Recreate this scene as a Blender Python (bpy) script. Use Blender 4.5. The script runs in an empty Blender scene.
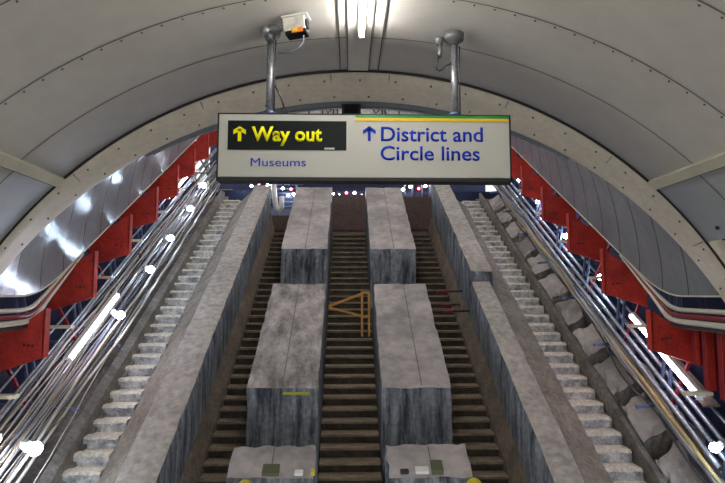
import bpy, bmesh, math, random
from mathutils import Vector, Matrix, noise
R_ = math.radians
T = math.tan(R_(30))
SC = bpy.context.scene
COL = SC.collection
random.seed(7)

# ------------------------------------------------------------------ materials
def node(nt, t, **kw):
    n = nt.nodes.new(t)
    for k, v in kw.items():
        setattr(n, k, v)
    return n
def mat(name, col, rough=.6, metal=0.0, var=.0, vscale=3.0, col2=None, bump=0.0, bscale=20.0, spec=.5,
        streak=None, seam=None, fine=(.72, 1.25)):
    m = bpy.data.materials.new(name); m.use_nodes = True
    nt = m.node_tree; b = nt.nodes['Principled BSDF']
    b.inputs['Roughness'].default_value = rough
    b.inputs['Metallic'].default_value = metal
    b.inputs['Specular IOR Level'].default_value = spec
    b.inputs['Base Color'].default_value = (*col, 1)
    g = node(nt, 'ShaderNodeNewGeometry')
    last = None
    if col2:
        n = node(nt, 'ShaderNodeTexNoise'); n.inputs['Scale'].default_value = vscale
        n.inputs['Detail'].default_value = 8; n.inputs['Roughness'].default_value = .68
        if streak:
            mp = node(nt, 'ShaderNodeMapping'); mp.inputs['Scale'].default_value = streak
            nt.links.new(g.outputs['Position'], mp.inputs['Vector']); nt.links.new(mp.outputs[0], n.inputs['Vector'])
        else:
            nt.links.new(g.outputs['Position'], n.inputs['Vector'])
        r = node(nt, 'ShaderNodeValToRGB')
        r.color_ramp.elements[0].position = .5 - var; r.color_ramp.elements[1].position = .5 + var
        r.color_ramp.elements[0].color = (*col2, 1); r.color_ramp.elements[1].color = (*col, 1)
        nt.links.new(n.outputs['Fac'], r.inputs['Fac'])
        n2 = node(nt, 'ShaderNodeTexNoise'); n2.inputs['Scale'].default_value = vscale * 7; n2.inputs['Detail'].default_value = 5
        nt.links.new(g.outputs['Position'], n2.inputs['Vector'])
        mr = node(nt, 'ShaderNodeMapRange'); mr.inputs['To Min'].default_value = fine[0]; mr.inputs['To Max'].default_value = fine[1]
        mr.inputs['From Min'].default_value = .3; mr.inputs['From Max'].default_value = .7
        nt.links.new(n2.outputs['Fac'], mr.inputs['Value'])
        mx = node(nt, 'ShaderNodeMix', data_type='RGBA', blend_type='MULTIPLY'); mx.inputs['Factor'].default_value = 1
        nt.links.new(r.outputs['Color'], mx.inputs['A']); nt.links.new(mr.outputs['Result'], mx.inputs['B'])
        last = mx.outputs['Result']
        nt.links.new(last, b.inputs['Base Color'])
    if seam:
        # dark joints every seam metres along the slope axis
        d = node(nt, 'ShaderNodeVectorMath', operation='DOT_PRODUCT'); d.inputs[1].default_value = (0, math.cos(R_(30)), math.sin(R_(30)))
        nt.links.new(g.outputs['Position'], d.inputs[0])
        dv = node(nt, 'ShaderNodeMath', operation='DIVIDE'); dv.inputs[1].default_value = seam
        nt.links.new(d.outputs['Value'], dv.inputs[0])
        fr = node(nt, 'ShaderNodeMath', operation='FRACT'); nt.links.new(dv.outputs[0], fr.inputs[0])
        lt = node(nt, 'ShaderNodeMath', operation='LESS_THAN'); lt.inputs[1].default_value = .035
        nt.links.new(fr.outputs[0], lt.inputs[0])
        mx2 = node(nt, 'ShaderNodeMix', data_type='RGBA'); nt.links.new(lt.outputs[0], mx2.inputs['Factor'])
        if last: nt.links.new(last, mx2.inputs['A'])
        else: mx2.inputs['A'].default_value = (*col, 1)
        mx2.inputs['B'].default_value = (.045, .045, .05, 1)
        nt.links.new(mx2.outputs['Result'], b.inputs['Base Color'])
    if bump:
        n3 = node(nt, 'ShaderNodeTexNoise'); n3.inputs['Scale'].default_value = bscale; n3.inputs['Detail'].default_value = 6
        nt.links.new(g.outputs['Position'], n3.inputs['Vector'])
        bp = node(nt, 'ShaderNodeBump'); bp.inputs['Strength'].default_value = bump; bp.inputs['Distance'].default_value = .02
        nt.links.new(n3.outputs['Fac'], bp.inputs['Height']); nt.links.new(bp.outputs[0], b.inputs['Normal'])
    return m
def emis(name, col, s):
    m = bpy.data.materials.new(name); m.use_nodes = True
    nt = m.node_tree; nt.nodes.remove(nt.nodes['Principled BSDF'])
    e = node(nt, 'ShaderNodeEmission'); e.inputs[0].default_value = (*col, 1); e.inputs[1].default_value = s
    nt.links.new(e.outputs[0], nt.nodes['Material Output'].inputs[0]); return m

M = dict(
 ceil=mat('painted_steel_ceiling', (.68, .66, .60), .55, col2=(.56, .56, .52), var=.3, vscale=.9, spec=.35, fine=(.96, 1.03)),
 clad=mat('grey_cladding', (.50, .55, .55), .5, col2=(.44, .48, .48), var=.25, vscale=1.2, fine=(.96, 1.03)),
 rail=mat('cream_rail', (.66, .64, .50), .55, col2=(.56, .54, .42), var=.2, vscale=4, fine=(.96, 1.03)),
 ring=mat('cream_portal_paint', (.80, .74, .60), .5, col2=(.66, .61, .49), var=.25, vscale=2.2, fine=(.9, 1.06)),
 black=mat('black_rubber', (.015, .015, .018), .6),
 seamm=mat('seam_strip', (.12, .12, .11), .7),
 liner=mat('brushed_liner_steel', (.22, .245, .265), .22, metal=.03, spec=.17, col2=(.165, .185, .20), var=.2, vscale=1.6, bump=.35, bscale=6, seam=.62, fine=(.93, 1.05)),
 red=mat('red_lead_paint', (.58, .04, .022), .5, col2=(.27, .02, .015), var=.2, vscale=5),
 dark=mat('dark_navy_iron', (.010, .018, .085), .7, col2=(.006, .008, .022), var=.2, vscale=1.5),  # dark navy mottle for tunnel walls and upper hall
 steel=mat('blue_grey_steel', (.11, .15, .26), .35, metal=.4),
 dsteel=mat('dull_grey_steel', (.16, .17, .17), .5, metal=.4),
 galv=mat('galvanised_steel', (.42, .44, .48), .38, metal=.7, col2=(.26, .27, .30), var=.2, vscale=6),
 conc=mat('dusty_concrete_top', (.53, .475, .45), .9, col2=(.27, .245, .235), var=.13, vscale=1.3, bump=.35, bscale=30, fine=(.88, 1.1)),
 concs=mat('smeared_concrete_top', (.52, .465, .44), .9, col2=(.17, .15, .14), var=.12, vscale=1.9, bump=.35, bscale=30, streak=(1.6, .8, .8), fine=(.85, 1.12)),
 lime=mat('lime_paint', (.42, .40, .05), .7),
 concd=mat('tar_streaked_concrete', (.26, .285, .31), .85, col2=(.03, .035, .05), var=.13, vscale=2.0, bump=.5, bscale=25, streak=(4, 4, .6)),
 concw=mat('pale_concrete', (.55, .50, .45), .9, col2=(.38, .34, .30), var=.2, vscale=1.5, bump=.4, bscale=25),
 brown=mat('brown_grime_concrete', (.23, .18, .13), .95, col2=(.10, .08, .06), var=.2, vscale=2.2, bump=.6, bscale=20),
 slope=mat('dusty_invert', (.25, .225, .20), .95, col2=(.11, .10, .09), var=.2, vscale=2.5, bump=.6, bscale=14),
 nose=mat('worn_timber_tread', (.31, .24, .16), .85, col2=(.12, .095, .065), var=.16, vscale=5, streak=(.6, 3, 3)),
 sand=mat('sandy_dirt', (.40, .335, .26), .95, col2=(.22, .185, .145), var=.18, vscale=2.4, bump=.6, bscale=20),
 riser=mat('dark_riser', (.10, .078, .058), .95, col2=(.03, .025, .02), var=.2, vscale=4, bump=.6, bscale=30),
 stepc=mat('warm_lit_step_concrete', (.80, .73, .60), .9, col2=(.58, .52, .42), var=.2, vscale=3.5, bump=.4, bscale=30),  # tread colour made paler and creamier to carry warm lamp light
 stepr=mat('mottled_riser_concrete', (.66, .64, .60), .9, col2=(.22, .23, .25), var=.12, vscale=5, bump=.4, bscale=30),  # mottled concrete, brightened and warmed to stand in for that light
 wood=mat('orange_timber', (.62, .32, .06), .6, col2=(.40, .19, .04), var=.2, vscale=8),
 rust=mat('rusty_bar', (.10, .03, .025), .8, col2=(.02, .012, .012), var=.15, vscale=8),
 hoard=mat('brown_hoarding', (.12, .08, .072), .8, col2=(.09, .055, .05), var=.2, vscale=3),
 tab=mat('cream_tab', (.62, .55, .40), .6),
 white=mat('white_plastic', (.75, .75, .72), .4),
 signw=mat('sign_white', (.51, .52, .47), .4, spec=.3),
 signb=mat('sign_black', (.006, .010, .010), .5, spec=.15),
 yel=mat('sign_yellow', (.95, .90, .01), .6, spec=.1),
 blue=mat('sign_blue', (.008, .04, .45), .6, spec=.1),
 green=mat('sign_green', (.01, .27, .045), .4),
 gold=mat('sign_gold', (.82, .52, .02), .4),
 cream=mat('pale_sheeting', (.62, .60, .53), .7, col2=(.5, .48, .42), var=.2, vscale=2),
 cabp=mat('pale_cable', (.44, .40, .34), .55, spec=.35),
 cabg=mat('grey_cable', (.20, .21, .25), .5, spec=.4),
 cabb=mat('black_cable', (.03, .03, .035), .45, spec=.6),
 caby=mat('yellow_cable', (.36, .25, .10), .6),
 moss=mat('green_pad', (.11, .12, .06), .9),
 yellowcap=mat('yellow_cap', (.60, .50, .02), .5),
 orange=mat('orange_label', (.75, .20, .02), .5),
 mred=mat('dark_red_and_web_shade', (.22, .012, .02), .4),  # real stripe red; on the column webs it stands for shade
 mcream=mat('cream_moulding', (.60, .57, .47), .4),
 tube=emis('tube_glow', (1.0, .94, .90), 60),
 tubep=emis('purple_white_tube_glow', (.93, .80, 1.0), 22),
 bulb=emis('bulb_glow', (.62, .77, 1.0), 75),
 faro=emis('far_lamp_glow', (.85, .9, 1.0), 60),
 farr=emis('far_red_lamp_glow', (1.0, .12, .16), 14),
)

# ------------------------------------------------------------------ mesh helpers
class MB:
    def __init__(s): s.bm = bmesh.new(); s.mats = []
    def mi(s, m):
        if m not in s.mats: s.mats.append(m)
        return s.mats.index(m)
    def face(s, vs, m, smooth=False):
        try: f = s.bm.faces.new(vs)
        except ValueError: return None
        f.material_index = s.mi(m); f.smooth = smooth; return f
    def hexa(s, p, m, front=None, side=None):
        """p: 8 points, bottom 4 (x0y0,x1y0,x1y1,x0y1) then top 4"""
        v = [s.bm.verts.new(q) for q in p]
        F = front or m; Sd = side or F
        s.face([v[3], v[2], v[1], v[0]], m); s.face([v[4], v[5], v[6], v[7]], m)
        s.face([v[0], v[1], v[5], v[4]], F); s.face([v[2], v[3], v[7], v[6]], F)
        s.face([v[1], v[2], v[6], v[5]], Sd); s.face([v[3], v[0], v[4], v[7]], Sd)
    def box(s, a, b, m, **k):
        x0, y0, z0 = a; x1, y1, z1 = b
        s.hexa([(x0,y0,z0),(x1,y0,z0),(x1,y1,z0),(x0,y1,z0),(x0,y0,z1),(x1,y0,z1),(x1,y1,z1),(x0,y1,z1)], m, **k)
    def slab(s, x0, x1, y0, y1, ht, hb, m, ht2=None, **k):
        """prism following the slope; ht is depth of the top surface at x0, ht2 at x1"""
        h2 = ht if ht2 is None else ht2
        P = lambda x, y, h: (x, y, -h + T*y)
        s.hexa([P(x0,y0,hb),P(x1,y0,hb),P(x1,y1,hb),P(x0,y1,hb),P(x0,y0,ht),P(x1,y0,h2),P(x1,y1,h2),P(x0,y1,ht)], m, **k)
    def bar(s, a, b, w, h, m, up=(0,0,1)):
        a, b = Vector(a), Vector(b); d = (b-a).normalized(); u = Vector(up)
        if abs(d.dot(u)) > .98: u = Vector((0, 1, 0))
        r = d.cross(u).normalized() * w/2; u = r.cross(d).normalized() * h/2
        s.hexa([a-r-u, a+r-u, b+r-u, b-r-u, a-r+u, a+r+u, b+r+u, b-r+u], m)
    def tube(s, pts, r, m, n=8, cap=True, closed=False):
        pts = [Vector(p) for p in pts]; rings = []; prev = None
        for i, p in enumerate(pts):
            if i == 0: d = pts[1]-p
            elif i == len(pts)-1: d = p-pts[i-1]
            else: d = pts[i+1]-pts[i-1]
            d.normalize()
            if prev is None:
                u = Vector((0,0,1)) if abs(d.z) < .9 else Vector((1,0,0))
                u = (u - d*u.dot(d)).normalized()
            else: u = (prev - d*prev.dot(d)).normalized()
            prev = u; w = d.cross(u)
            rr = r[i] if isinstance(r, (list, tuple)) else r
            rings.append([s.bm.verts.new(p + (u*math.cos(t)+w*math.sin(t))*rr) for t in (2*math.pi*j/n for j in range(n))])
        for a, b in zip(rings, rings[1:]):
            for j in range(n): s.face([a[j], a[(j+1)%n], b[(j+1)%n], b[j]], m, True)
        if cap: s.face(rings[0][::-1], m); s.face(rings[-1], m)
    def grid(s, rows, m, smooth=True):
        V = [[s.bm.verts.new(p) for p in r] for r in rows]
        for a, b in zip(V, V[1:]):
            for j in range(len(a)-1): s.face([a[j], a[j+1], b[j+1], b[j]], m, smooth)
        return V
    def ball(s, c, r, m, sz=1.0, n=10, half=False):
        c = Vector(c); k = n//2; rows = []
        for i in range(k+1):
            t = math.pi*i/k * (.5 if half else 1)
            rows.append([c + Vector((math.sin(t)*math.cos(a)*r, math.sin(t)*math.sin(a)*r, math.cos(t)*r*sz)) for a in (2*math.pi*j/n for j in range(n+1))])
        s.grid(rows, m)
    def build(s, name, parent=None, bevel=0, origin=None, merge=True):
        if merge: bmesh.ops.remove_doubles(s.bm, verts=s.bm.verts, dist=.0004)
        bmesh.ops.recalc_face_normals(s.bm, faces=s.bm.faces)
        if bevel:
            bmesh.ops.bevel(s.bm, geom=[e for e in s.bm.edges if e.is_manifold and e.calc_face_angle(0) > .6], offset=bevel, segments=2, affect='EDGES', profile=.6)
        me = bpy.data.meshes.new(name); 
        o = bpy.data.objects.new(name, me); COL.objects.link(o)
        off = Vector((0,0,0))
        if parent is not None:
            q = parent
            while q is not None: off = off + q.location; q = q.parent
        elif origin is not None: off = Vector(origin); o.location = off
        if off.length: bmesh.ops.translate(s.bm, verts=s.bm.verts, vec=-off)
        s.bm.to_mesh(me); s.bm.free()
        for m in s.mats: me.materials.append(M[m])
        if parent is not None: o.parent = parent
        return o
def tag(o, label=None, cat=None, group=None, kind=None):
    if label: o['label'] = label
    if cat: o['category'] = cat
    if group: o['group'] = group
    if kind: o['kind'] = kind
    return o
def empty(name, loc, label, cat, group=None):
    o = bpy.data.objects.new(name, None); COL.objects.link(o); o.location = loc; o.empty_display_size = .1
    return tag(o, label, cat, group)
def copy_tree(o, parent=None):
    c = o.copy(); COL.objects.link(c)
    if parent is not None: c.parent = parent
    for ch in [x for x in bpy.data.objects if x.parent == o]: copy_tree(ch, c)
    return c
def S(x, y, h): return (x, y, -h + T*y)
ORD = ['nearest', 'second', 'third', 'fourth', 'fifth', 'sixth', 'seventh', 'eighth', 'ninth', 'tenth', 'eleventh', 'twelfth']
def struct(o, label=None): return tag(o, label, kind='structure')

# ------------------------------------------------------------------ concourse vault (horizontal)
CX, CZ, CR = .11, -1.9, 4.0
def arc(y, a0, a1, n, R=CR, cz=CZ, cx=CX):
    return [(cx+R*math.sin(R_(a0+(a1-a0)*i/n)), y, cz+R*math.cos(R_(a0+(a1-a0)*i/n))) for i in range(n+1)]
ys = [-5+10.06*i/14 for i in range(15)]
b = MB()
Vin = [arc(y, -42.8, 42.8, 48) for y in ys]; b.grid(Vin, 'ceil')
b.grid([arc(y, -42.8, 42.8, 48, R=CR+.12) for y in ys], 'ceil')
for e in (0, -1):
    b.grid([arc(ys[e], -42.8, 42.8, 48), arc(ys[e], -42.8, 42.8, 48, R=CR+.12)], 'ceil', False)
ceiling = struct(b.build('ceiling'), 'pale grey curved metal panel vault over the concourse')
# circumferential seams with rivets
for k, ysm in enumerate((2.94, 3.69, 4.39, 2.19, .9)):
    b = MB()
    for dy, w, dr in ((0, .010, .004),):
        b.grid([arc(ysm-w/2, -42.2, 42.2, 60, R=CR-dr), arc(ysm+w/2, -42.2, 42.2, 60, R=CR-dr)], 'seamm')
    if k != 2:
        for i in range(-20, 21):
            a = R_(i*2.1+.6)
            b.ball((CX+(CR-.002)*math.sin(a), ysm+.035, CZ+(CR-.002)*math.cos(a)), .0085, 'seamm', n=6)
    struct(b.build('trim_%d' % (k+1)), 'riveted joint running round the curved ceiling')
# flat tray along the crown
b = MB()
for xa, xb in ((-.082, -.074), (-.012, -.004), (.182, .190), (.272, .280)):
    b.box((xa, -4.8, 2.0865), (xb, 5.05, 2.105), 'seamm')
b.box((-.004, -4.8, 2.090), (.182, 5.05, 2.11), 'ceil')
struct(b.build('trim_6'), 'flat service strip along the top of the vault')
# side rails and cladding below
for sgn, side in ((-1, 'left'), (1, 'right')):
    b = MB()
    def rp(y, a, R=CR): return (CX+sgn*R*math.sin(R_(a)), y, CZ+R*math.cos(R_(a)))
    b.hexa([rp(-5, 42.2, 4.04), rp(5.06, 42.2, 4.04), rp(5.06, 43.6, 4.04), rp(-5, 43.6, 4.04),
            rp(-5, 42.2, 3.965), rp(5.06, 42.2, 3.965), rp(5.06, 43.6, 3.965), rp(-5, 43.6, 3.965)], 'rail')
    struct(b.build('trim_%d' % (7 if sgn < 0 else 8)), 'cream horizontal rail at the %s foot of the vault' % side)
    b = MB()
    b.grid([[rp(y, 43.55+9.6*i/8, CR-.006) for i in range(9)] for y in ys], 'clad')
    b.grid([[rp(y, 43.55+9.6*i/8, CR+.05) for i in range(9)] for y in ys], 'clad')
    for e in (0, -1): b.grid([[rp(ys[e], 43.55+9.6*i/8, CR-.006) for i in range(9)], [rp(ys[e], 43.55+9.6*i/8, CR+.05) for i in range(9)]], 'clad', False)
    b.grid([[rp(y, 53.15, CR-.006) for y in ys], [rp(y, 53.15, CR+.05) for y in ys]], 'black', False)
    # dark joints
    b.grid([[rp(y, 43.5, CR-.010) for y in ys], [rp(y, 43.85, CR-.010) for y in ys]], 'black', False)
    b.grid([[rp(4.43, 43.55+9.6*i/8, CR-.009) for i in range(9)], [rp(4.442, 43.55+9.6*i/8, CR-.009) for i in range(9)]], 'seamm', False)
    b.ball(rp(4.78, 51.4, CR-.01), .02, 'black', n=8)
    struct(b.build('wall_%s' % side), 'smooth grey cladding panels low on the %s side of the concourse' % side)
    # recessed dark lower wall under the cladding
    b = MB()
    b.box((CX+sgn*3.62, -5, -1.6), (CX+sgn*3.70, 5.0, .46), 'ring')
    b.box((CX+sgn*3.30, -5, .50), (CX+sgn*3.72, 5.0, .60), 'black')
    struct(b.build('wall_%s_lower' % side), 'cream lower wall recessed under the %s cladding' % side)
b = MB(); b.box((-3.6, -5, -1.75), (3.8, 4.7, -1.6), 'slope'); struct(b.build('floor'), 'concourse floor')

# portal ring, flared between two arcs, with bolts
b = MB()
rows = []
prof = [(5.065, 4.0, -1.9), (5.09, 3.985, -1.9), (5.30, 4.17, -2.13), (5.56, 4.36, -2.36), (5.62, 4.385, -2.385), (5.66, 4.40, -2.39)]
n = 72
def rpt(y, R, cz, t):
    # t -1..1: the arc runs down to z = -0.30 on both sides
    amax = math.acos((-0.30-cz)/R)
    a = amax*t
    return (CX+R*math.sin(a), y, cz+R*math.cos(a))
for y, R, cz in prof: rows.append([rpt(y, R, cz, -1+2*i/n) for i in range(n+1)])
b.grid(rows, 'ring')
rows2 = [[rpt(5.66, 4.40, -2.39, -1+2*i/n) for i in range(n+1)], [rpt(5.66, 4.75, -2.39, -1+2*i/n) for i in range(n+1)],
         [rpt(5.065, 4.45, -1.9, -1+2*i/n) for i in range(n+1)], [rpt(5.065, 4.0, -1.9, -1+2*i/n) for i in range(n+1)]]
b.grid(rows2, 'ring', False)
# black gasket at the outer edge
b.tube([rpt(5.066, 3.992, -1.9, -1+2*i/n) for i in range(n+1)], .013, 'black', n=6)
for i in range(-13, 14):
    t = i/13.5
    for yy, R, cz, o in ((5.20, 4.083, -2.02, 0), (5.50, 4.316, -2.307, .02)):
        p = rpt(yy, R-.008, cz, t+o); b.ball(p, .011, 'seamm', n=6)
for t in (-.86, -.62, -.33, -.06, .06, .31, .55, .80):
    b.tube([rpt(5.10+.45*q, 3.988+.375*q, -1.91-.445*q, t) for q in (0, .25, .5, .75, 1)], .004, 'seamm', n=4)
struct(b.build('trim_9'), 'cream painted portal arch with bolts where the shaft begins')

# ------------------------------------------------------------------ shaft liner (inclined cylinder)
HA, LR, LX = 5.14, 4.06, .10
def edge_z(y):
    s1 = -.0; s2 = -4.13 + T*y; k = .30; d = s1-s2
    return max(s1, s2) + max(0, k-abs(d))**2/(4*k)
def liner_pt(y, sgn, t, R=LR):
    za = -HA + T*y; hz = R/math.cos(R_(30)); ze = edge_z(y)
    a0 = math.acos(max(-1, min(1, (ze-za)/hz)))
    a = a0*t
    return (LX+sgn*R*math.sin(a), y, za+hz*math.cos(a))
ysl = [5.6+.2*i for i in range(56)]   # to 16.6
b = MB()
b.grid([[liner_pt(y, -1, 1-i/24) for i in range(25)] + [liner_pt(y, 1, (i+1)/24) for i in range(24)] for y in ysl], 'liner')
b.grid([[liner_pt(y, -1, 1-i/24, LR+.06) for i in range(25)] + [liner_pt(y, 1, (i+1)/24, LR+.06) for i in range(24)] for y in ysl], 'liner')
for e in (0, -1):
    b.grid([[liner_pt(ysl[e], -1, 1-i/24, q) for i in range(25)] + [liner_pt(ysl[e], 1, (i+1)/24, q) for i in range(24)] for q in (LR, LR+.06)], 'liner', False)
struct(b.build('ceiling_shaft', merge=False), 'brushed steel lining curving over the inclined shaft')
for sgn, side in ((-1, 'left'), (1, 'right')):
    # edge beads : cream, dark red, cream
    tr = empty('edge_moulding', (LX+sgn*3.9, 6, -.1), 'cream and dark red moulding rounding the lower %s corner of the shaft lining' % side, 'moulding')
    def ep(y, dz, dx):
        p = liner_pt(y, sgn, 1); 
        # offset perpendicular-ish
        dy = 0.0
        if y > 7.0: dy = dz*.5*min(1, (y-7.0)/.5)
        return (p[0]-sgn*dx, p[1]-dy*(-1 if dz > 0 else 1)*-1, p[2]-dz)
    yy = [5.5+.12*i for i in range(24)]
    tap = lambda y: 1 if y < 7.0 else max(0.0, 1-(y-7.0)/1.3)
    for nm, m_, dz, dx, r in (('upper_bead', 'mcream', .175, -.02, .028), ('red_stripe', 'mred', .245, -.0, .026), ('lower_bead', 'mcream', .315, .01, .034)):
        b = MB(); b.tube([ep(y, dz*(.10+.90*tap(y)), dx) for y in yy], [r*(.25+.75*tap(y)) for y in yy], m_, n=8); b.build(nm, tr)
    b = MB(); b.tube([ep(y, .01, 0) for y in ysl], .010, 'rail', n=6)
    b.build('edge_strip', tr)
    b = MB(); b.tube([ep(y, .37*(.12+.88*tap(y)), .01) for y in yy], [.022*(.4+.6*tap(y)) for y in yy], 'black', n=6); b.build('black_bead', tr)  # black tube below the lower bead

# dark iron tunnel behind
for sgn, side in ((-1, 'left'), (1, 'right')):
    b = MB(); R2 = 4.95
    rows = []
    for i in range(60):
        y = 5.2+.2*i + .0; rr = R2 - (.10 if i % 3 == 0 else 0)
        za = -HA + T*y; hz = rr/math.cos(R_(30))
        rows.append([(LX+sgn*rr*math.sin(R_(a)), y, za+hz*math.cos(R_(a))) for a in range(40, 131, 6)])
    b.grid(rows, 'dark', False)
    struct(b.build('wall_%s_tunnel' % side), 'bare dark iron tunnel wall behind the %s cables' % side)
    b = MB()
    x0, x1 = sorted((sgn*3.62, sgn*5.4))
    b.box((x0, 5.02, -4), (x1, 5.12, -.34), 'dark')
    struct(b.build('wall_%s_return' % side), 'dark return wall under the %s end of the arch' % side)

# inclined ground under everything
b = MB()
b.slab(-2.62, 2.8, 5, 15.9, 7.32, 7.6, 'riser')
b.slab(-5.2, -3.45, 5, 16.6, 6.42, 7.0, 'slope')
b.slab(3.72, 5.3, 5, 16.6, 6.46, 7.0, 'slope')
struct(b.build('floor_shaft'), 'bare inclined invert of the stripped escalator shaft')

# ------------------------------------------------------------------ concrete blocks & parapets
def rough_block(name, x0, x1, y0, y1, ht, hb, mt, mf, ms=None, parent=None, amp=.012, ht2=None, seed=0, step=.16, groove=None):
    nx = max(2, round((x1-x0)/step*1.6)); ny = max(2, round((y1-y0)/step)); nz = max(2, round((hb-ht)/step))
    b = MB(); vs = {}
    h2 = ht if ht2 is None else ht2
    def P(i, j, k):
        key = (i, j, k)
        if key not in vs:
            u, v, w = i/nx, j/ny, k/nz
            x = x0+(x1-x0)*u; y = y0+(y1-y0)*v; t = ht+(h2-ht)*u; h = hb+(t-hb)*w
            p = Vector((x, y, -h+T*y))
            ex = (i in (0, nx)) + (j in (0, ny)) + (k in (0, nz))
            q = noise.noise_vector(p*3.1+Vector((seed, 0, 0)))*amp*.6 + noise.noise_vector(p*9+Vector((seed, 3, 0)))*amp*.5
            if ex >= 2:
                c = Vector(((x0+x1)/2, y, p.z)); 
                chip = max(0, noise.noise(p*5+Vector((seed, 7, 1))))
                q += Vector((math.copysign(1, c.x-p.x)*(i in (0, nx)), (1 if j == 0 else -1)*(j in (0, ny)), -1*(k == nz)))*(.012+chip*amp*2.5)
            vs[key] = b.bm.verts.new(p+q)
        return vs[key]
    for i in range(nx):
        for j in range(ny):
            b.face([P(i,j,nz), P(i+1,j,nz), P(i+1,j+1,nz), P(i,j+1,nz)], mt, False)
            b.face([P(i,j,0), P(i,j+1,0), P(i+1,j+1,0), P(i+1,j,0)], mt, False)
    for i in range(nx):
        for k in range(nz):
            b.face([P(i,0,k), P(i+1,0,k), P(i+1,0,k+1), P(i,0,k+1)], mf)
            b.face([P(i,ny,k), P(i,ny,k+1), P(i+1,ny,k+1), P(i+1,ny,k)], mf)
    for j in range(ny):
        for k in range(nz):
            b.face([P(0,j,k), P(0,j,k+1), P(0,j+1,k+1), P(0,j+1,k)], ms or mf)
            b.face([P(nx,j,k), P(nx,j+1,k), P(nx,j+1,k+1), P(nx,j,k+1)], ms or mf)
    if groove:
        g = groove
        b.slab(g-.006, g+.006, y0+.05, y1-.05, ht-.006, ht+.02, 'brown')
    return b.build(name, parent, origin=None if parent else (x0, y0, -hb+T*y0), merge=False)
def block(x0, x1, y0, y1, label, seed, hb=7.3, groove=None, mt='conc'):
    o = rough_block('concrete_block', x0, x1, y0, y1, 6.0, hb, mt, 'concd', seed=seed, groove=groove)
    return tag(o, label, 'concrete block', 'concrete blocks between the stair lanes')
lb = block(-1.45, -.41, 8.14, 10.80, 'long middle concrete block left of the central stairs, dark smears on its top', 1, groove=-.93, mt='concs')
b = MB(); b.box((-.92, 8.115, -1.40), (-.54, 8.15, -1.365), 'lime'); tag(b.build('paint_mark', lb), 'lime yellow paint mark on the front edge')
block(.475, 1.50, 8.14, 10.80, 'long middle concrete block right of the central stairs, with tarred front face', 2, groove=1.06)
block(-1.47, -.44, 12.17, 15.70, 'upper concrete block left of the central stairs with grey front face', 3, groove=-.93)
block(.475, 1.50, 12.17, 15.70, 'upper concrete block right of the central stairs with blue grey front', 4, groove=1.0)
def bottom_block(x0, x1, label, seed, g):
    o = rough_block('concrete_block', x0, x1, 6.755, 7.2, 6.0, 7.3, 'conc', 'concd', seed=seed, amp=.02, step=.09, groove=g)
    tag(o, label, 'concrete block', 'concrete blocks between the stair lanes')
bottom_block(-1.42, -.37, 'short broken-edged concrete block at the bottom left of the central stairs', 5, -.9)
bottom_block(.46, 1.48, 'short broken-edged concrete block at the bottom right of the central stairs', 6, 1.0)

wl = empty('parapet_wall', (-2.3, 6, -2.5), 'long sloping concrete wall between left lane and pale outer stairs', 'wall')
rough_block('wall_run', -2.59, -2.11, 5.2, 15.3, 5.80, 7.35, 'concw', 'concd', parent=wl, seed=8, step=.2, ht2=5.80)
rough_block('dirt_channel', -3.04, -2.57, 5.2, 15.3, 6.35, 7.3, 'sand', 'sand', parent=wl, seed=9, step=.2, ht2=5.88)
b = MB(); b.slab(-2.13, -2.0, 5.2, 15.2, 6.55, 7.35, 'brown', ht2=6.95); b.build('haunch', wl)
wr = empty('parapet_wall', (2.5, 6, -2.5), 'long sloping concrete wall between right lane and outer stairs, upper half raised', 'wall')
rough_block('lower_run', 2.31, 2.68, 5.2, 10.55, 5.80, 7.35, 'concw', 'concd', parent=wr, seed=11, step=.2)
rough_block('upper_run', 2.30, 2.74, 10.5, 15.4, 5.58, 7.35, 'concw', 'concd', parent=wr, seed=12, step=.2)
rough_block('dirt_channel', 2.66, 3.28, 5.2, 15.3, 5.95, 7.3, 'sand', 'sand', parent=wr, seed=13, step=.2, ht2=6.35)
b = MB(); b.slab(2.2, 2.33, 5.2, 15.2, 6.95, 7.35, 'brown', ht2=6.5); b.build('haunch', wr)

# kerb on the right of the outer stairs, cradles
b = MB(); b.slab(3.76, 3.82, 5.4, 15.8, 6.20, 6.6, 'slope', ht2=6.18)
tag(b.build('stair_kerb', origin=(3.8, 5.4, -3)), 'thin concrete kerb on the right edge of the right outer stairs', 'kerb')
b = MB(); b.slab(-3.62, -3.50, 5.4, 15.8, 6.14, 6.6, 'slope', ht2=6.2)
tag(b.build('stair_kerb', origin=(-3.6, 5.4, -3)), 'dark concrete kerb on the left edge of the left outer stairs', 'kerb')
for k in range(11):
    y = 6.6+.8*k
    o = rough_block('concrete_cradle', 3.84, 4.22, y, y+.62, 6.16, 6.5, 'conc', 'slope', seed=20+k, step=.1, amp=.05, ht2=5.98)
    tag(o, 'lumpy grey concrete cradle under the right cables, %s from the bottom' % ORD[k].replace('nearest', 'first'), 'concrete lump', 'cradles beside the right outer stairs')

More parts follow.
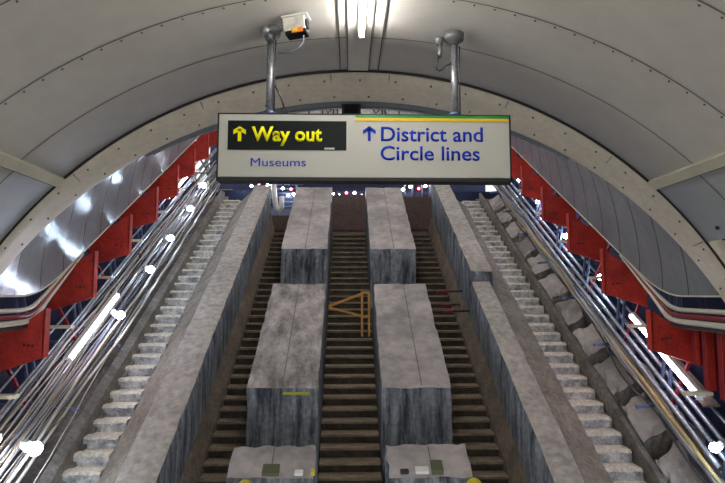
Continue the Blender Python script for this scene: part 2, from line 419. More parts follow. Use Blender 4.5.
# ------------------------------------------------------------------ stairs
def flight(name, label, x0, x1, H, dy, y0, y1, kind):
    rise = dy*T
    fl = empty(name, ((x0+x1)/2, y0, -H+T*y0-.3), label, 'stairs', 'stair flights of the stripped shaft')
    fl['group'] = 'stair flights'
    protos = []
    for v in range(4):
        rnd = random.Random(v*13+int(x0*10))
        b = MB(); w = x1-x0
        base = (0, 0, 0)
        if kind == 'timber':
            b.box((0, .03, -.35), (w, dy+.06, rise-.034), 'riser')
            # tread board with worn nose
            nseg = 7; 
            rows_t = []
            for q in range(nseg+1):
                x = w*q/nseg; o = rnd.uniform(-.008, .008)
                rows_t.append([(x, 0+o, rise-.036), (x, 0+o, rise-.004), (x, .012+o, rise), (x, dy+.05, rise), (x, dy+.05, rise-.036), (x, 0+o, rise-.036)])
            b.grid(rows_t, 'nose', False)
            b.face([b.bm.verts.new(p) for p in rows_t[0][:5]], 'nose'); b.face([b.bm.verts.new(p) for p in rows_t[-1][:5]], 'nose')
        else:
            nseg = 9; rows_t = []
            for q in range(nseg+1):
                x = w*q/nseg; o = rnd.uniform(-.012, .012); c = rnd.uniform(0, .014)
                rows_t.append([(x, o, -.25), (x, o, rise*.45), (x, o-.004, rise-.03-c), (x, .016+o+c, rise-c*.5), (x, .12, rise), (x, dy+.03, rise)])
            V = b.grid(rows_t, 'stepr', False)
            b.bm.faces.ensure_lookup_table()
            mi = b.mi('stepc')
            for f in b.bm.faces:
                if min(vv.co.z for vv in f.verts) > rise-.05: f.material_index = mi
            for r_, x in ((rows_t[0], 0), (rows_t[-1], w)):
                b.face([b.bm.verts.new(p) for p in r_] + [b.bm.verts.new((x, dy+.03, -.25))], 'stepr')
        me_o = b.build('step', None)
        protos.append(me_o)
    k = 0; y = y0; used = []
    while y < y1:
        pr = protos[k % 4]
        if k < 4: o = pr
        else: o = pr.copy(); COL.objects.link(o)
        o.parent = fl
        jz = random.uniform(-.006, .006)
        o.location = Vector((x0, y, -H+T*y-rise + jz)) - fl.location
        k += 1; y += dy
    return fl
flight('stair_flight', 'narrow brown central stairs between the concrete blocks', -.40, .468, 7.0, .237, 6.2, 15.0, 'timber')
flight('stair_flight', 'brown stairs in the lane between left wall and left blocks', -2.05, -1.47, 7.0, .237, 6.2, 15.2, 'timber')
flight('stair_flight', 'brown stairs in the lane between right blocks and right wall', 1.52, 2.24, 7.0, .237, 6.2, 15.2, 'timber')
flight('stair_flight', 'pale concrete stairs along the far left beside tangled cables', -3.52, -3.05, 6.33, .262, 5.9, 15.6, 'conc')
flight('stair_flight', 'pale concrete stairs along the far right beside the pipes', 3.25, 3.72, 6.33, .262, 5.9, 15.6, 'conc')

# ------------------------------------------------------------------ red plates, struts, tabs
def plate(sgn, y, hb, inner, label, top=4.2):
    t = empty('bracket_plate', S(sgn*inner, y, hb), label, 'steel bracket', 'red plates under the %s lining edge' % ('left' if sgn < 0 else 'right'))
    b = MB()
    pts = [(inner, hb), (inner, top-.2), (inner+.30, top+.02), (inner+.62, top+.02), (inner+.62, hb+.20)]
    f = [b.bm.verts.new((sgn*x, y, -h+T*y)) for x, h in pts]; g = [b.bm.verts.new((sgn*x, y+.03, -h+T*(y+.0))) for x, h in pts]
    b.face(f, 'red'); b.face(g[::-1], 'red')
    for i in range(5): b.face([f[i], f[(i+1)%5], g[(i+1)%5], g[i]], 'red')
    web = b.build('web', t)
    b = MB(); b.box((sgn*inner-.012, y-.0, -hb+T*y), (sgn*inner+.012, y+.11, -top+.2+T*y), 'red'); b.build('flange', t)
    b = MB()
    for dx, dh in ((.12, .14), (.17, .145), (.22, .15)): b.ball((sgn*(inner+dx), y-.004, -(hb-dh)+T*y), .016, 'black', n=6)
    b.build('bolt_slot', web)
    return t
for i in range(8):
    y = 6.80+1.22*i
    plate(-1, y, 4.66, 3.60, 'red steel bracket plate under the left lining edge, %s counting up the slope' % ORD[i].replace('nearest', 'first'), top=4.2 if i else 4.28)
for i in range(8):
    y = 6.90+1.22*i
    plate(1, y, 4.66, 3.76, 'red steel bracket plate under the right lining edge, %s counting up the slope' % ORD[i].replace('nearest', 'first'), top=4.2 if i else 4.36)
for i, (y, x, zb, l) in enumerate(((6.45, 4.02, -.80, 'slim shade-darkened red steel column under the right moulding, closest to the lowest red plate'), (6.2, 3.98, -1.05, 'broad red steel column at the lower right edge of the picture'), (5.85, 3.92, -1.10, 'narrow red steel column touching the right edge of the picture'))):
    t = empty('steel_column', (x, y, zb), l, 'steel column', 'red columns at the lower right')
    zt = -.34
    b = MB(); b.box((x, y, zb), (x+(.09 if i == 1 else .04), y+.012, zt), 'red'); b.build('flange', t)
    b = MB(); b.box((x+.04, y+.013, zb), (x+.06, y+.14, zt), 'mred'); b.box((x+.06, y+.10, zb), (x+.40, y+.115, zt), 'mred'); b.build('web', t)  # webs get a darker red in place of being unlit
for i, (y, dx) in enumerate([(q+.55, 0) for q in [5.6+1.22*k for k in range(9)]]):
    for sgn, side, off in ((-1, 'left', 0), (1, 'right', .18)):
        st = empty('hanger_frame', S(sgn*(4.05+off), y, 5.9), 'blue grey steel hanger frame on the %s wall, %s counting up the slope' % (side, ORD[i].replace('nearest', 'first')), 'steel frame', 'hanger frames on the %s wall' % side)
        for q, dy in enumerate((0, .16)):
            b = MB(); b.bar(S(sgn*(4.30+off*.5), y+dy, 4.25), S(sgn*(4.02+off), y+dy+.10, 5.95), .03, .04, 'steel'); b.build('post', st)
        b = MB(); b.bar(S(sgn*(4.02+off), y-.06, 5.62), S(sgn*(4.62+off*.5), y+.02, 4.7), .04, .04, 'mred'); b.build('brace', st)
        b = MB(); b.bar(S(sgn*(3.45+off*2), y+.1, 5.78), S(sgn*4.75, y+.1, 5.70), .05, .04, 'steel'); b.build('cable_arm', st)
        b = MB(); b.box((sgn*(3.86+off)-.15, y+.30, -4.87+T*(y+.3)), (sgn*(3.86+off)+.15, y+.42, -4.83+T*(y+.3)), 'tab'); b.build('shelf_tab', st)
# cross brace scraps
# ------------------------------------------------------------------ conduits (straight) and cables (wobbly)
def run(name, x, h, r, m, label, cat, grp, y0=5.6, y1=16.4, wob=.0, seed=0, seg=50, hs=1.0, fan=0.0):
    b = MB(); pts = []
    for i in range(seg+1):
        y = y0+(y1-y0)*i/seg
        q = noise.noise_vector(Vector((seed*3.7, y*.75, 0)))
        q2 = noise.noise_vector(Vector((seed*1.3, y*2.2, 5)))
        f = fan*max(0, (9-y)/3.4)**1.5
        pts.append(S(x + q.x*wob + q2.x*wob*.35 + f, y, h + (q.y*wob + q2.y*wob*.35)*hs))
    b.tube(pts, r, m, n=6 if r < .02 else 8)
    return tag(b.build(name, origin=S(x, y0, h)), label, cat, grp)
P_L = [(-3.80, 5.02, .022), (-3.93, 5.12, .016), (-4.00, 5.22, .016), (-4.12, 5.10, .016), (-3.66, 5.28, .014)]
for i, (x, h, r) in enumerate(P_L):
    run('conduit', x, h, r, 'galv', 'straight steel conduit up the left wall, %s from the stairs' % ['second', 'third', 'fourth', 'fifth', 'first'][i], 'pipe', 'conduits on the left wall', y0=6.0, wob=.008, seed=i+40, seg=30)
P_R = [(4.12, 5.55, .030), (4.21, 5.48, .030), (4.31, 5.42, .030), (4.42, 5.30, .020)]
for i, (x, h, r) in enumerate(P_R):
    run('conduit', x, h, r, 'galv', 'straight parallel steel pipe up the right wall, %s from the stairs' % ['first', 'second', 'third', 'fourth'][i], 'pipe', 'pipes on the right wall', y0=6.3-.0, wob=.01, seed=i+60, seg=30)
rn = random.Random(5)
cm = ['cabp', 'cabp', 'cabg', 'cabg', 'cabb', 'cabp', 'caby']
cn = {'cabp': 'pale', 'cabg': 'grey', 'cabb': 'black', 'caby': 'yellowish'}
for i in range(28):
    m_ = cm[i % 7] if i % 7 != 6 or i < 14 else 'cabp'
    x = -3.46 - .66*(i/29.0) + rn.uniform(-.03, .03)
    run('cable', x, rn.uniform(5.45, 5.72), rn.choice([.006, .008, .010, .014, .019]), m_,
        '%s cable in the loose tangle along the left wall' % cn[m_], 'cable', '%s cables in the left tangle' % cn[m_], wob=.06, seed=i+1, fan=rn.uniform(-.16, .12), seg=60)
for i in range(18):
    m_ = cm[(i+3) % 7]
    x = 3.98 + .26*(i/17.0) + rn.uniform(-.02, .02)
    run('cable', x, rn.uniform(5.62, 5.80), rn.choice([.010, .013, .013, .020, .028]), m_,
        '%s cable in the sagging bundle below the right pipes' % cn[m_], 'cable', '%s cables in the right bundle' % cn[m_], wob=rn.choice([.05, .08, .12]), seed=i+101, fan=rn.uniform(-.02, .08), seg=60)

# ------------------------------------------------------------------ lamps in the shaft
def bulk_lamp(x, y, h, label, grp, r=.055, light=14):
    t = empty('work_lamp', S(x, y, h), label, 'lamp', grp)
    b = MB(); b.ball(S(x, y, h), r, 'bulb', sz=1.0, n=10); b.build('bulb', t)
    s_ = -1 if x < 0 else 1
    b = MB(); b.tube([S(x+s_*(r*.9), y+.01, h), S(x+s_*(r*.9+.07), y+.04, h-.02)], r*.75, 'white', n=10); b.build('lamp_holder', t)
    b = MB(); b.tube([S(x+s_*(r*.9+.06), y+.04, h-.02), S(x+s_*.22, y+.15, h+.14), S(x+s_*.20, y+.4, h+.25), S(x+s_*.1, y+.8, h+.3)], .008, 'cabb', n=5); b.build('flex', t)
for i, (y, x) in enumerate(((6.30, -3.36), (8.63, -3.44), (9.93, -3.46), (11.10, -3.50), (12.5, -3.52), (13.9, -3.62))):
    bulk_lamp(x, y, 5.28, 'bright bare work lamp among the left cables, %s up the slope' % ORD[i].replace('nearest', 'lowest'), 'work lamps in the left cables', r=.065 if i else .075)
for i, (y, x) in enumerate(((6.22, 4.02), (9.40, 4.28), (10.89, 4.30), (12.58, 4.35), (13.94, 4.36), (15.2, 4.36))):
    bulk_lamp(x, y, 5.12 if i else 5.25, 'bright bare work lamp by the right pipes, %s up the slope' % ORD[i].replace('nearest', 'lowest'), 'work lamps by the right pipes', r=.055)
def batten(x, y0, y1, h, label, grp, m='tubep', r=.019):
    t = empty('fluorescent_light', S(x, y0, h), label, 'light', grp)
    s_ = -1 if x < 0 else 1
    b = MB(); b.tube([S(x, y0, h), S(x, y1, h)], r, m, n=8); b.build('tube', t)
    b = MB(); b.bar(S(x+s_*.05, y0-.04, h-.03), S(x+s_*.05, y1+.04, h-.03), .06, .04, 'white'); b.build('housing', t)
    for yy in (y0-.02, y1+.02):
        b = MB(); b.box((x-.02-s_*0, yy-.012, -h+T*yy-.03), (x+.055 if s_ > 0 else x+.02, yy+.012, -h+T*yy+.03) if s_ > 0 else (x+.02, yy+.012, -h+T*yy+.03), 'white'); b.build('end_cap', t)
batten(-3.58, 7.45, 8.85, 5.12, 'long glowing fluorescent tube lying on the left cables', 'fluorescent tubes on the left wall', r=.022)
batten(-3.98, 12.4, 13.9, 5.0, 'distant fluorescent tube high up the left cables', 'fluorescent tubes on the left wall')
batten(4.22, 7.86, 8.32, 5.12, 'short glowing fluorescent tube above the right pipes', 'fluorescent tubes on the right wall')
batten(4.20, 6.78, 7.58, 5.12, 'long purple white fluorescent tube at lower right below the red plates', 'fluorescent tubes on the right wall', r=.016)
batten(4.42, 11.4, 12.6, 4.95, 'distant fluorescent tube between red plates on the right wall', 'fluorescent tubes on the right wall')
batten(-3.78, 6.02, 6.34, 5.2, 'short thick glowing tube at the left edge near the bottom', 'fluorescent tubes on the left wall', m='tube', r=.035)
# thin brown board behind lower right tube
b = MB(); b.bar(S(4.36, 6.75, 5.22), S(4.36, 7.65, 5.22), .20, .02, 'brown')
tag(b.build('wall_board', origin=S(4.36, 6.8, 5.2)), 'brown board behind the lower right fluorescent tube', 'board')

# unseen battens above the arch, added to light the shaft from overhead
for i, y in enumerate((7.4, 9.8, 12.2, 14.6)):
    for sx in (-.35, .55):
        t = empty('ceiling_light', S(sx, y, 1.1), 'added unseen light batten on the shaft ceiling, hidden above the portal arch', 'light', 'added unseen lights along the shaft crown')
        zc = lambda yy: -HA+T*yy+math.sqrt(LR**2-(sx-LX)**2)/math.cos(R_(30))-.10
        b = MB(); b.tube([(sx, y-.6, zc(y-.6)), (sx, y+.6, zc(y+.6))], .03, 'tube', n=8); b.build('tube', t)
        b = MB(); b.bar((sx, y-.65, zc(y-.65)+.055), (sx, y+.65, zc(y+.65)+.055), .09, .04, 'white'); b.build('housing', t)

# concourse ceiling tubes
for i, (y0, y1) in enumerate(((2.75, 4.17), (.9, 2.4), (-1.2, .3), (-3.3, -1.8))):
    t = empty('ceiling_light', (.10, y0, 2.06), 'bright fluorescent tube on the concourse ceiling directly above the hanging sign' if i == 0 else 'concourse ceiling tube behind the camera, number %s back' % ('one', 'two', 'three')[i-1], 'light', 'concourse ceiling tubes')
    b = MB(); b.tube([(.10, y0, 2.02), (.10, y1, 2.02)], .021, 'tube', n=10); b.build('tube', t)
    b = MB(); b.box((.075, y0, 2.045), (.125, y1, 2.08), 'white'); b.build('housing', t)
    for yy in (y0-.015, y1-.005):
        b = MB(); b.box((.08, yy, 1.99), (.12, yy+.02, 2.05), 'white'); b.build('end_cap', t)

# ------------------------------------------------------------------ sign
SY = 4.10
sg = empty('hanging_sign', (.127, SY, .84), 'wide white hanging sign reading Way out, Museums, District and Circle lines', 'sign')
b = MB(); b.box((-.965, SY+.004, .872), (1.215, SY+.11, 1.350), 'signw'); b.build('sign_box', sg)
b = MB(); b.box((-.975, SY-.004, .846), (1.226, SY+.13, .872), 'black')
b.box((-.975, SY-.004, 1.350), (1.226, SY+.13, 1.358), 'black')
b.box((-.975, SY-.004, .846), (-.965, SY+.13, 1.358), 'black'); b.box((1.215, SY-.004, .846), (1.226, SY+.13, 1.358), 'black')
tag(b.build('frame', sg), 'dark metal frame')
b = MB(); b.box((-.962, SY-.002, .875), (.045, SY+.01, 1.348), 'signw'); b.build('left_panel', sg)
b = MB(); b.box((.052, SY-.002, .875), (1.212, SY+.01, 1.348), 'signw'); b.build('right_panel', sg)
def px(x, y):  # photo pixel -> position on the sign's plane (used for lettering layout on the sign face)
    f = 560.; p = R_(5.5); yw = R_(-1.48)
    a = (x-362.5)/f; bb = (241.5-y)/f
    Y = math.cos(p)-bb*math.sin(p); Z = math.sin(p)+bb*math.cos(p)
    X2 = a*math.cos(yw)-Y*math.sin(yw); Y2 = a*math.sin(yw)+Y*math.cos(yw)
    return X2*SY/Y2, Z*SY/Y2
def rect(x0, y0, x1, y1, m, name, d=.005, lab=None):
    a = px(x0, y1); c = px(x1, y0)
    b = MB(); b.box((a[0], SY-d, a[1]), (c[0], SY-.001, c[1]), m); o = b.build(name, sg)
    if lab: tag(o, lab)
rect(227.6, 121.5, 346.5, 149.8, 'signb', 'black_plate', .006, 'black plate behind yellow words')
rect(324.5, 148, 334.5, 149.8, 'signw', 'small_sticker', .0075)
b = MB(); b.box((.052, SY-.0055, 1.328), (1.211, SY-.001, 1.349), 'green'); tag(b.build('green_stripe', sg), 'green line stripe')
b = MB(); b.box((.052, SY-.0055, 1.303), (1.211, SY-.001, 1.328), 'gold'); tag(b.build('gold_stripe', sg), 'golden yellow line stripe')
def text(s, x0, x1, ybase, ycap, m, bold, d=.0045, cap='D'):
    cu = bpy.data.curves.new('t', 'FONT'); cu.body = s; cu.offset = bold; cu.extrude = .0; cu.resolution_u = 4
    o = bpy.data.objects.new('t', cu); COL.objects.link(o)
    bpy.context.view_layer.update()
    dg = bpy.context.evaluated_depsgraph_get()
    me = bpy.data.meshes.new_from_object(o.evaluated_get(dg))
    bpy.data.objects.remove(o)
    # cap height of default font ~0.73 incl. offset: measure with first letter verts above the baseline
    xs = [v.co.x for v in me.vertices]; mnx, mxx = min(xs), max(xs)
    capz = max(v.co.y for v in me.vertices if v.co.x < mnx + (mxx-mnx)*.07)
    a = px(x0, ybase); c = px(x1, ycap)
    sx = (c[0]-a[0])/(mxx-mnx); sz = (c[1]-a[1])/capz
    bm = bmesh.new(); bm.from_mesh(me)
    for v in bm.verts: v.co = Vector((a[0]+(v.co.x-mnx)*sx, SY-d, a[1]+v.co.y*sz)) - sg.location
    r = bmesh.ops.extrude_face_region(bm, geom=bm.faces[:]); vs = [g for g in r['geom'] if isinstance(g, bmesh.types.BMVert)]
    bmesh.ops.translate(bm, verts=vs, vec=(0, .002, 0)); bmesh.ops.recalc_face_normals(bm, faces=bm.faces)
    bm.to_mesh(me); bm.free(); me.materials.clear(); me.materials.append(M[m]); me.name = 'lettering'
    ob = bpy.data.objects.new('lettering', me); COL.objects.link(ob); ob.parent = sg
    for pl in me.polygons: pl.material_index = 0
    tag(ob, {'yel': 'yellow words', 'blue': 'blue words'}[m] + ' ' + s)
text('Way out', 251.5, 322.2, 140.8, 127.2, 'yel', .028, d=.0085)
text('Museums', 250.6, 306, 166.2, 158.4, 'blue', .0)
text('District and', 381, 482.5, 141.0, 127.6, 'blue', .012)
text('Circle lines', 380.5, 479.5, 160.0, 147.2, 'blue', .012)
def arrow(x, y0, y1, w, th, m):
    b = MB(); a = px(x, y1); t = px(x, y0); k = (px(x+1, y0)[0]-px(x, y0)[0])
    X = a[0]; zt, zb = t[1], a[1]; W = w*k; H_ = th*k
    out = [(X-H_/2, zb), (X-H_/2, zt-H_*1.7), (X-W+H_*.1, zt-W*.95-H_*.2), (X-W+H_*.1, zt-W*.95+H_*1.15), (X, zt), (X+W-H_*.1, zt-W*.95+H_*1.15), (X+W-H_*.1, zt-W*.95-H_*.2), (X+H_/2, zt-H_*1.7), (X+H_/2, zb)]
    # build as shaft + two chevron arms so faces stay convex
    def ex(pts):
        f = [b.bm.verts.new((p[0], SY-(.0085 if m == 'yel' else .0045), p[1])) for p in pts]; g = [b.bm.verts.new((p[0], SY-(.006 if m == 'yel' else .002), p[1])) for p in pts]
        b.face(f, m); b.face(g[::-1], m)
        for i in range(len(pts)): b.face([f[i], f[(i+1) % len(pts)], g[(i+1) % len(pts)], g[i]], m)
    ex([(X-H_/2, zb), (X+H_/2, zb), (X+H_/2, zt-H_*.8), (X-H_/2, zt-H_*.8)])
    for s_ in (-1, 1): ex([(X, zt), (X, zt-H_*1.45), (X+s_*W, zt-W-H_*.65), (X+s_*W, zt-W+H_*.65)])
    o = b.build('arrow', sg, merge=False); tag(o, 'yellow up arrow' if m == 'yel' else 'blue up arrow')
arrow(239.6, 126.4, 141.4, 6.2, 3.4, 'yel')
arrow(369.3, 126.2, 141.2, 6.4, 3.0, 'blue')

# hanging poles
def pole(x, ztop, zb, label, k):
    t = empty('hanging_pole', (x, SY+.05, ztop), label, 'pole', 'poles carrying the sign')
    b = MB(); b.tube([(x, SY+.05, zb), (x, SY+.05, ztop)], .028, 'galv', n=12); b.build('pole_tube', t)
    b = MB(); b.tube([(x, SY+.05, ztop-.03), (x, SY+.05, ztop), (x, SY+.05, ztop+.008), (x, SY+.05, ztop+.06)], [.034, .045, .075, .08], 'dsteel', n=16); b.build('ceiling_flange', t)
    b = MB(); b.tube([(x, SY+.05, 1.36), (x, SY+.05, 1.385)], .045, 'steel', n=12); b.build('foot_collar', t)
    b = MB(); b.tube([(x+.035*(1 if k else 1), SY+.03, 1.37), (x+.035, SY+.03, 1.7), (x+.04, SY+.04, ztop-.04)], .006, 'cabb', n=5); b.build('cable', t)
    return t
pole(-.597, 1.985, 1.36, 'grey steel pole holding up the left end of the sign, beside the security camera', 0)
pl = pole(.815, 1.955, 1.36, 'grey steel pole holding up the right end of the sign', 1)
# side outlet by the right pole
t = empty('ceiling_outlet', (.71, SY+.06, 1.96), 'small round ceiling outlet with hooked cable beside the right pole', 'outlet')
b = MB(); b.tube([(.705, SY+.06, 1.93), (.705, SY+.06, 1.965), (.705, SY+.06, 1.985)], [.025, .035, .04], 'dsteel', n=12); b.build('outlet_box', t)
b = MB(); b.tube([(.705, SY+.06, 1.94), (.71, SY+.05, 1.88), (.70, SY+.05, 1.83)], .018, 'dsteel', n=10); b.build('gland', t)
b = MB(); hook = [(.70, SY+.05, 1.84), (.685, SY+.05, 1.80), (.67, SY+.05, 1.765), (.675, SY+.05, 1.735), (.70, SY+.05, 1.72), (.725, SY+.05, 1.735), (.745, SY+.05, 1.76), (.78, SY+.05, 1.775), (.80, SY+.04, 1.79)]
b.tube(hook, .007, 'cabb', n=6); b.build('hooked_cable', t)
# loose stay wire and junction left
b = MB(); b.tube([(-.57, SY+.09, 1.62), (-.52, SY+.12, 1.52), (-.49, SY+.14, 1.42)], .008, 'cabb', n=6); b.box((-.515, SY+.10, 1.365), (-.475, SY+.17, 1.43), 'black')
tag(b.build('stay_wire', origin=(-.5, SY+.1, 1.365)), 'short slanting black wire with dark clamp beside the left pole', 'wire')

# cctv camera : hangs off the left pole head
cc = empty('security_camera', (-.56, SY, 2.0), 'boxy cream security camera on a bracket beside the left pole', 'camera')
ax = Vector((.97, -.20, .09)).normalized()
c0 = Vector((-.475, 4.02, 1.985)); c1 = c0 + ax*.165
upv = Vector((-.14, .0, 1)).normalized()
b = MB(); b.bar(c0, c1, .10, .105, 'cream', up=upv); hs_ = tag(b.build('housing', cc, bevel=.006), 'cream camera housing')
b = MB(); b.bar(c0-upv*.0-ax*.01+Vector((0, -.01, .056)), c1+ax*.02+Vector((0, -.01, .056)), .125, .010, 'white', up=upv); b.build('sun_shield', hs_)
b = MB(); b.bar(c0-upv*.062+ax*.01, c1-upv*.062, .098, .030, 'signb', up=upv); b.build('base_plate', cc)
b = MB(); b.bar(c0-upv*.055+ax*.05+Vector((0,-.052,.0)), c0-upv*.055+ax*.135+Vector((0,-.052,0)), .004, .034, 'orange', up=upv); tag(b.build('sticker', hs_), 'orange and yellow sticker')
b = MB(); b.bar(c0-upv*.055+ax*.055+Vector((0,-.0535,.004)), c0-upv*.055+ax*.095+Vector((0,-.0535,.004)), .004, .022, 'gold', up=upv); b.build('sticker_patch', hs_)
b = MB(); b.tube([c1+ax*.0, c1+ax*.016], .04, 'black', n=12); b.build('lens', hs_)
b = MB(); b.tube([(-.60, SY+.0, 1.92), (-.60, SY-.03, 1.975)], .032, 'dsteel', n=12)
b.tube([(-.61, SY-.04, 1.965), (-.54, SY-.055, 1.975), c0+ax*.02], .016, 'dsteel', n=8); b.ball((-.625, SY-.03, 1.985), .045, 'galv', n=12); b.build('pan_bracket', cc)
b = MB(); q = c1-upv*.08-ax*.03
b.tube([q, q+Vector((-.005, .01, -.05)), q+Vector((-.04, .02, -.09)), q+Vector((-.10, .04, -.115)), q+Vector((-.20, .06, -.115))], .006, 'cabg', n=6); b.build('cable', cc)

# things on the ring crown : junction box and blue-lit conduit arc
t = empty('junction_box', (.06, 5.72, 1.86), 'dark junction box under the crown of the portal arch', 'junction box')
b = MB(); b.box((-.07, 5.68, 1.865), (.13, 5.80, 2.0), 'black'); bx_ = b.build('box', t, bevel=.008)
b = MB(); b.box((-.04, 5.67, 1.885), (.10, 5.682, 1.97), 'signb'); b.build('cover', bx_)
b = MB()
b.grid([[(CX+(4.40-q*(1-(a/30)**2))*math.sin(R_(a)), y, -2.39+(4.40-q*(1-(a/30)**2))*math.cos(R_(a))) for a in range(-30, 31, 2)] for y, q in ((5.655, 0), (5.70, .035), (5.76, .035), (5.78, -.02))], 'liner')
struct(b.build('trim_10'), 'grey steel flashing inside the portal arch')
b = MB(); b.tube([(CX+(4.40-.045*(1-(a/30)**2))*math.sin(R_(a)), 5.74, -2.39+(4.40-.045*(1-(a/30)**2))*math.cos(R_(a))) for a in range(-30, 31, 2)], .010, 'galv', n=6)
tag(b.build('curved_conduit', origin=(CX, 5.74, 1.9)), 'thin curved conduit following the underside of the arch', 'pipe')

# ------------------------------------------------------------------ wood frame, rusty bars
t = empty('timber_trestle', S(.3, 10.3, 6.8), 'orange timber A-frame standing on the central stairs', 'trestle')
b = MB(); b.bar((.265, 10.55, -.76), (.265, 10.62, .06), .04, .05, 'wood'); b.build('upright', t)
b = MB(); b.bar((.395, 10.55, -.76), (.395, 10.62, .06), .04, .05, 'wood'); b.build('upright', t)
b = MB(); b.bar((.245, 10.60, .05), (.415, 10.60, .05), .04, .05, 'wood'); b.build('top_rail', t)
b = MB(); b.bar((.245, 10.575, -.40), (.415, 10.575, -.40), .03, .04, 'wood'); b.build('mid_rail', t)
b = MB(); b.bar((-.36, 10.52, -.20), (.26, 10.60, .03), .03, .045, 'wood'); b.build('brace', t)
b = MB(); b.bar((-.36, 10.50, -.22), (.26, 10.56, -.38), .03, .04, 'wood'); b.build('brace', t)
for i, (y, dz, l) in enumerate(((11.2, .06, 'uppermost'), (10.75, -.20, 'middle'), (10.55, -.36, 'lowest'))):
    b = MB(); z = -6.4+T*y
    xa, xb = (1.505, 2.295) if i != 1 else (1.505, 2.15)
    b.tube([(xa, y, z+.0), (xb, y+.02, z+.02)], .020, 'rust', n=8)
    b.tube([(xa+.28, y, z+.006), (xa+.48, y+.01, z+.013)], .025, 'mred', n=8)
    tag(b.build('rusty_bar', origin=(xa, y, z)), '%s rusty bar propped across the right stair lane' % l, 'bar', 'rusty bars in the right lane')

# bottom details : on the front edge of the two lowest blocks
def ztop(y): return -6.0+T*y
for x, l in ((-1.17, 'left'), (1.46, 'right')):
    t = empty('yellow_cap', (x, 6.66, ztop(6.7)-.15), 'round yellow cap at the bottom of the picture, %s block' % l, 'cap', 'yellow caps on the lowest blocks')
    b = MB(); b.ball((x, 6.66, ztop(6.7)-.06), .095, 'yellowcap', sz=1.0, n=16); b.build('dome', t)
    b = MB(); b.tube([(x, 6.66, ztop(6.7)-.7), (x, 6.66, ztop(6.7)-.10)], .03, 'black', n=10); b.build('stem', t)
def small(name, x0, x1, y0, y1, hh, m, label, cat):
    y0 += .05; y1 += .05; b = MB(); b.slab(x0, x1, y0, y1, 6.0-hh, 6.0+.005, m)
    tag(b.build(name, origin=S(x0, y0, 6.0), bevel=.008), label, cat)
small('green_pad', -1.00, -.80, 6.72, 6.84, .035, 'moss', 'dark green pad on the front edge of the lowest left block', 'pad')
small('green_pad', .99, 1.13, 6.72, 6.86, .05, 'moss', 'square green pad on the front edge of the lowest right block', 'pad')
small('small_box', -.62, -.52, 6.72, 6.77, .03, 'white', 'small white box on the edge of the lowest left block', 'box')
small('small_fitting', -.43, -.38, 6.72, 6.77, .04, 'yellowcap', 'tiny yellow fitting at the right corner of lowest left block', 'fitting')
small('dark_clip', .62, .72, 6.73, 6.77, .03, 'black', 'dark clip on the front edge of the lowest right block', 'clip')
small('rubble_scrap', .80, .96, 6.73, 6.80, .03, 'white', 'pale rubble scrap beside the square green pad', 'rubble')

# ------------------------------------------------------------------ upper landing
b = MB(); b.box((-4.6, 16.05, 2.5), (4.6, 24, 3.02), 'dark'); struct(b.build('floor_landing'), 'upper landing at the top of the shaft')
b = MB(); b.box((-6, 24, 0), (6, 24.1, 10), 'dark'); struct(b.build('wall_back'), 'dark wall at the back of the upper hall')
b = MB(); b.box((-4.2, 18.1, 5.85), (4.3, 18.2, 9.2), 'cream'); struct(b.build('wall_upper'), 'pale sheeting bulkhead at the top of the shaft')
def board(name, x0, x1, y, z0, z1, label):
    t = empty(name, (x0, y, z0), label, 'board', 'hoardings at the top of the lanes')
    b = MB(); b.box((x0, y, z0), (x1, y+.03, z1), 'hoard'); b.build('panel', t)
    b = MB(); b.box((x0, y-.03, z0), (x1, y, z0+.06), 'rust'); b.build('bottom_batten', t)
board('hoarding_board', -.43, .47, 14.98, 1.70, 2.72, 'dark red brown hoarding closing the top of the central stairs')
board('hoarding_board', 1.50, 2.30, 15.25, 1.75, 2.72, 'brown hoarding closing the top of the right stair lane')
board('hoarding_board', -2.10, -1.48, 15.25, 1.72, 2.18, 'low dark board closing the top of the left stair lane')
b = MB(); b.tube([(-2.10, 15.6, 3.15), (-2.06, 15.55, 2.7), (-2.0, 15.5, 2.42), (-1.93, 15.5, 2.35), (-1.86, 15.5, 2.45), (-1.86, 15.55, 2.75)], .075, 'white', n=10)
tag(b.build('curved_duct', origin=(-2.05, 15.5, 2.3)), 'white curved duct end at the top of the left lane', 'duct')
for i in range(6):
    z = 2.50+.13*i
    b = MB(); b.tube([(-2.3, 15.85, z), (-1.3, 15.85+.02*i, z+.04)], .025, 'steel', n=8)
    tag(b.build('scaffold_tube', origin=(-2.3, 15.85, z)), 'blue steel scaffold tube across the top of the left lane', 'scaffold tube', 'level scaffold tubes above the left lane')
for i, x in enumerate((1.62, 1.85, 2.12, 2.35, 2.7, -2.6, -1.5)):
    b = MB(); b.tube([(x, 15.95, 2.5), (x+.05, 15.95, 5.2)], .03, 'galv', n=8)
    tag(b.build('scaffold_pole', origin=(x, 15.95, 2.5)), 'upright scaffold pole on the upper landing, partly behind the sign', 'scaffold pole', 'upright poles on the landing')
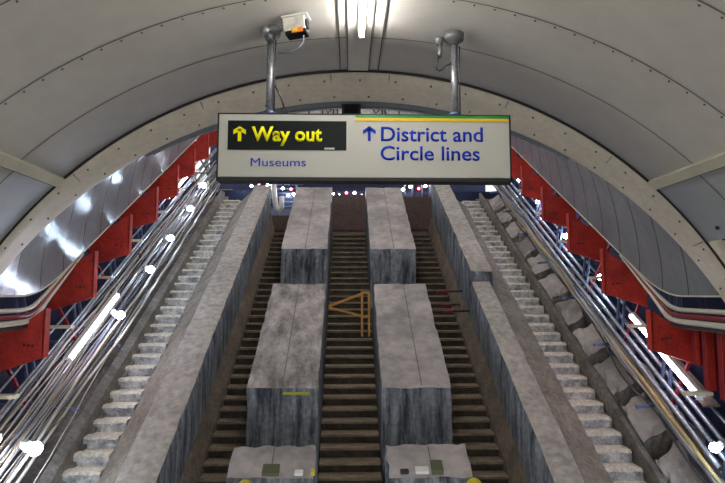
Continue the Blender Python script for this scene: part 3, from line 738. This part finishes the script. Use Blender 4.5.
far = [(-2.30, 15.8, 3.12, 0), (-1.85, 15.7, 3.02, 0), (-1.62, 15.7, 3.0, 1), (-1.72, 15.9, 2.86, 0), (-1.55, 15.7, 2.85, 0), (-2.55, 15.9, 3.2, 1), (-.42, 15.6, 2.83, 0), (-.25, 15.6, 2.80, 0), (-.05, 15.6, 2.88, 1), (.18, 15.7, 2.90, 0), (.38, 15.6, 2.8, 0), (1.56, 15.7, 3.0, 0), (1.78, 15.8, 3.1, 0), (2.02, 15.8, 3.05, 1), (2.2, 15.7, 3.1, 0), (2.45, 15.8, 3.15, 0), (2.62, 15.7, 3.12, 0), (-2.75, 15.8, 3.1, 0), (-3.1, 15.8, 3.2, 0)]
for i, (x, y, z, k) in enumerate(far):
    t = empty('festoon_lamp', (x, y, z), ('small red' if k else 'small white') + ' lamp glowing at the head of the shaft just under the sign', 'lamp', ('red' if k else 'white') + ' lamps on the upper landing')
    b = MB(); b.ball((x, y, z), .04, 'farr' if k else 'faro', n=8); b.build('bulb', t)
    b = MB(); b.tube([(x, y, z+.04), (x, y+.01, z+.12)], .03, 'black', n=6); b.build('cap', t)
# hanging black cables in front of the pale bulkhead
for i, (x, loop) in enumerate(((-1.30, 0), (-.86, 0), (-.62, 1), (-.50, 0), (.95, 1), (1.10, 0), (1.65, 0))):
    pts = [(x, 17.9, 6.9), (x+.01, 17.9, 6.4), (x+.02, 17.9, 5.6)] if not loop else [(x, 17.9, 6.9), (x-.08, 17.9, 6.4), (x-.14, 17.9, 6.1), (x-.05, 17.9, 5.95), (x+.08, 17.9, 6.1), (x+.22, 17.9, 6.4), (x+.3, 17.9, 5.6)]
    b = MB(); b.tube(pts, .025, 'cabb', n=6)
    tag(b.build('hanging_cable', origin=(x, 17.9, 5.6)), 'looped black cable hanging on the pale sheeting above the sign' if loop else 'straight black cable hanging on the pale sheeting above the sign', 'cable', 'looped hanging cables' if loop else 'straight hanging cables')

# ------------------------------------------------------------------ world, camera
w = bpy.data.worlds.new('world'); SC.world = w; w.use_nodes = True
w.node_tree.nodes['Background'].inputs[0].default_value = (.82, .83, .86, 1)
w.node_tree.nodes['Background'].inputs[1].default_value = 1.1
cam = bpy.data.cameras.new('camera'); co = bpy.data.objects.new('camera', cam); COL.objects.link(co)
cam.sensor_width = 36; cam.sensor_fit = 'HORIZONTAL'; cam.lens = 36*560/725; cam.clip_start = .05
co.rotation_euler = (R_(95.5), 0, R_(-1.48)); SC.camera = co
SC.view_settings.view_transform = 'Standard'; SC.view_settings.look = 'None'; SC.view_settings.gamma = 1
SC.view_settings.use_curve_mapping = False; SC.view_settings.exposure = 0.3
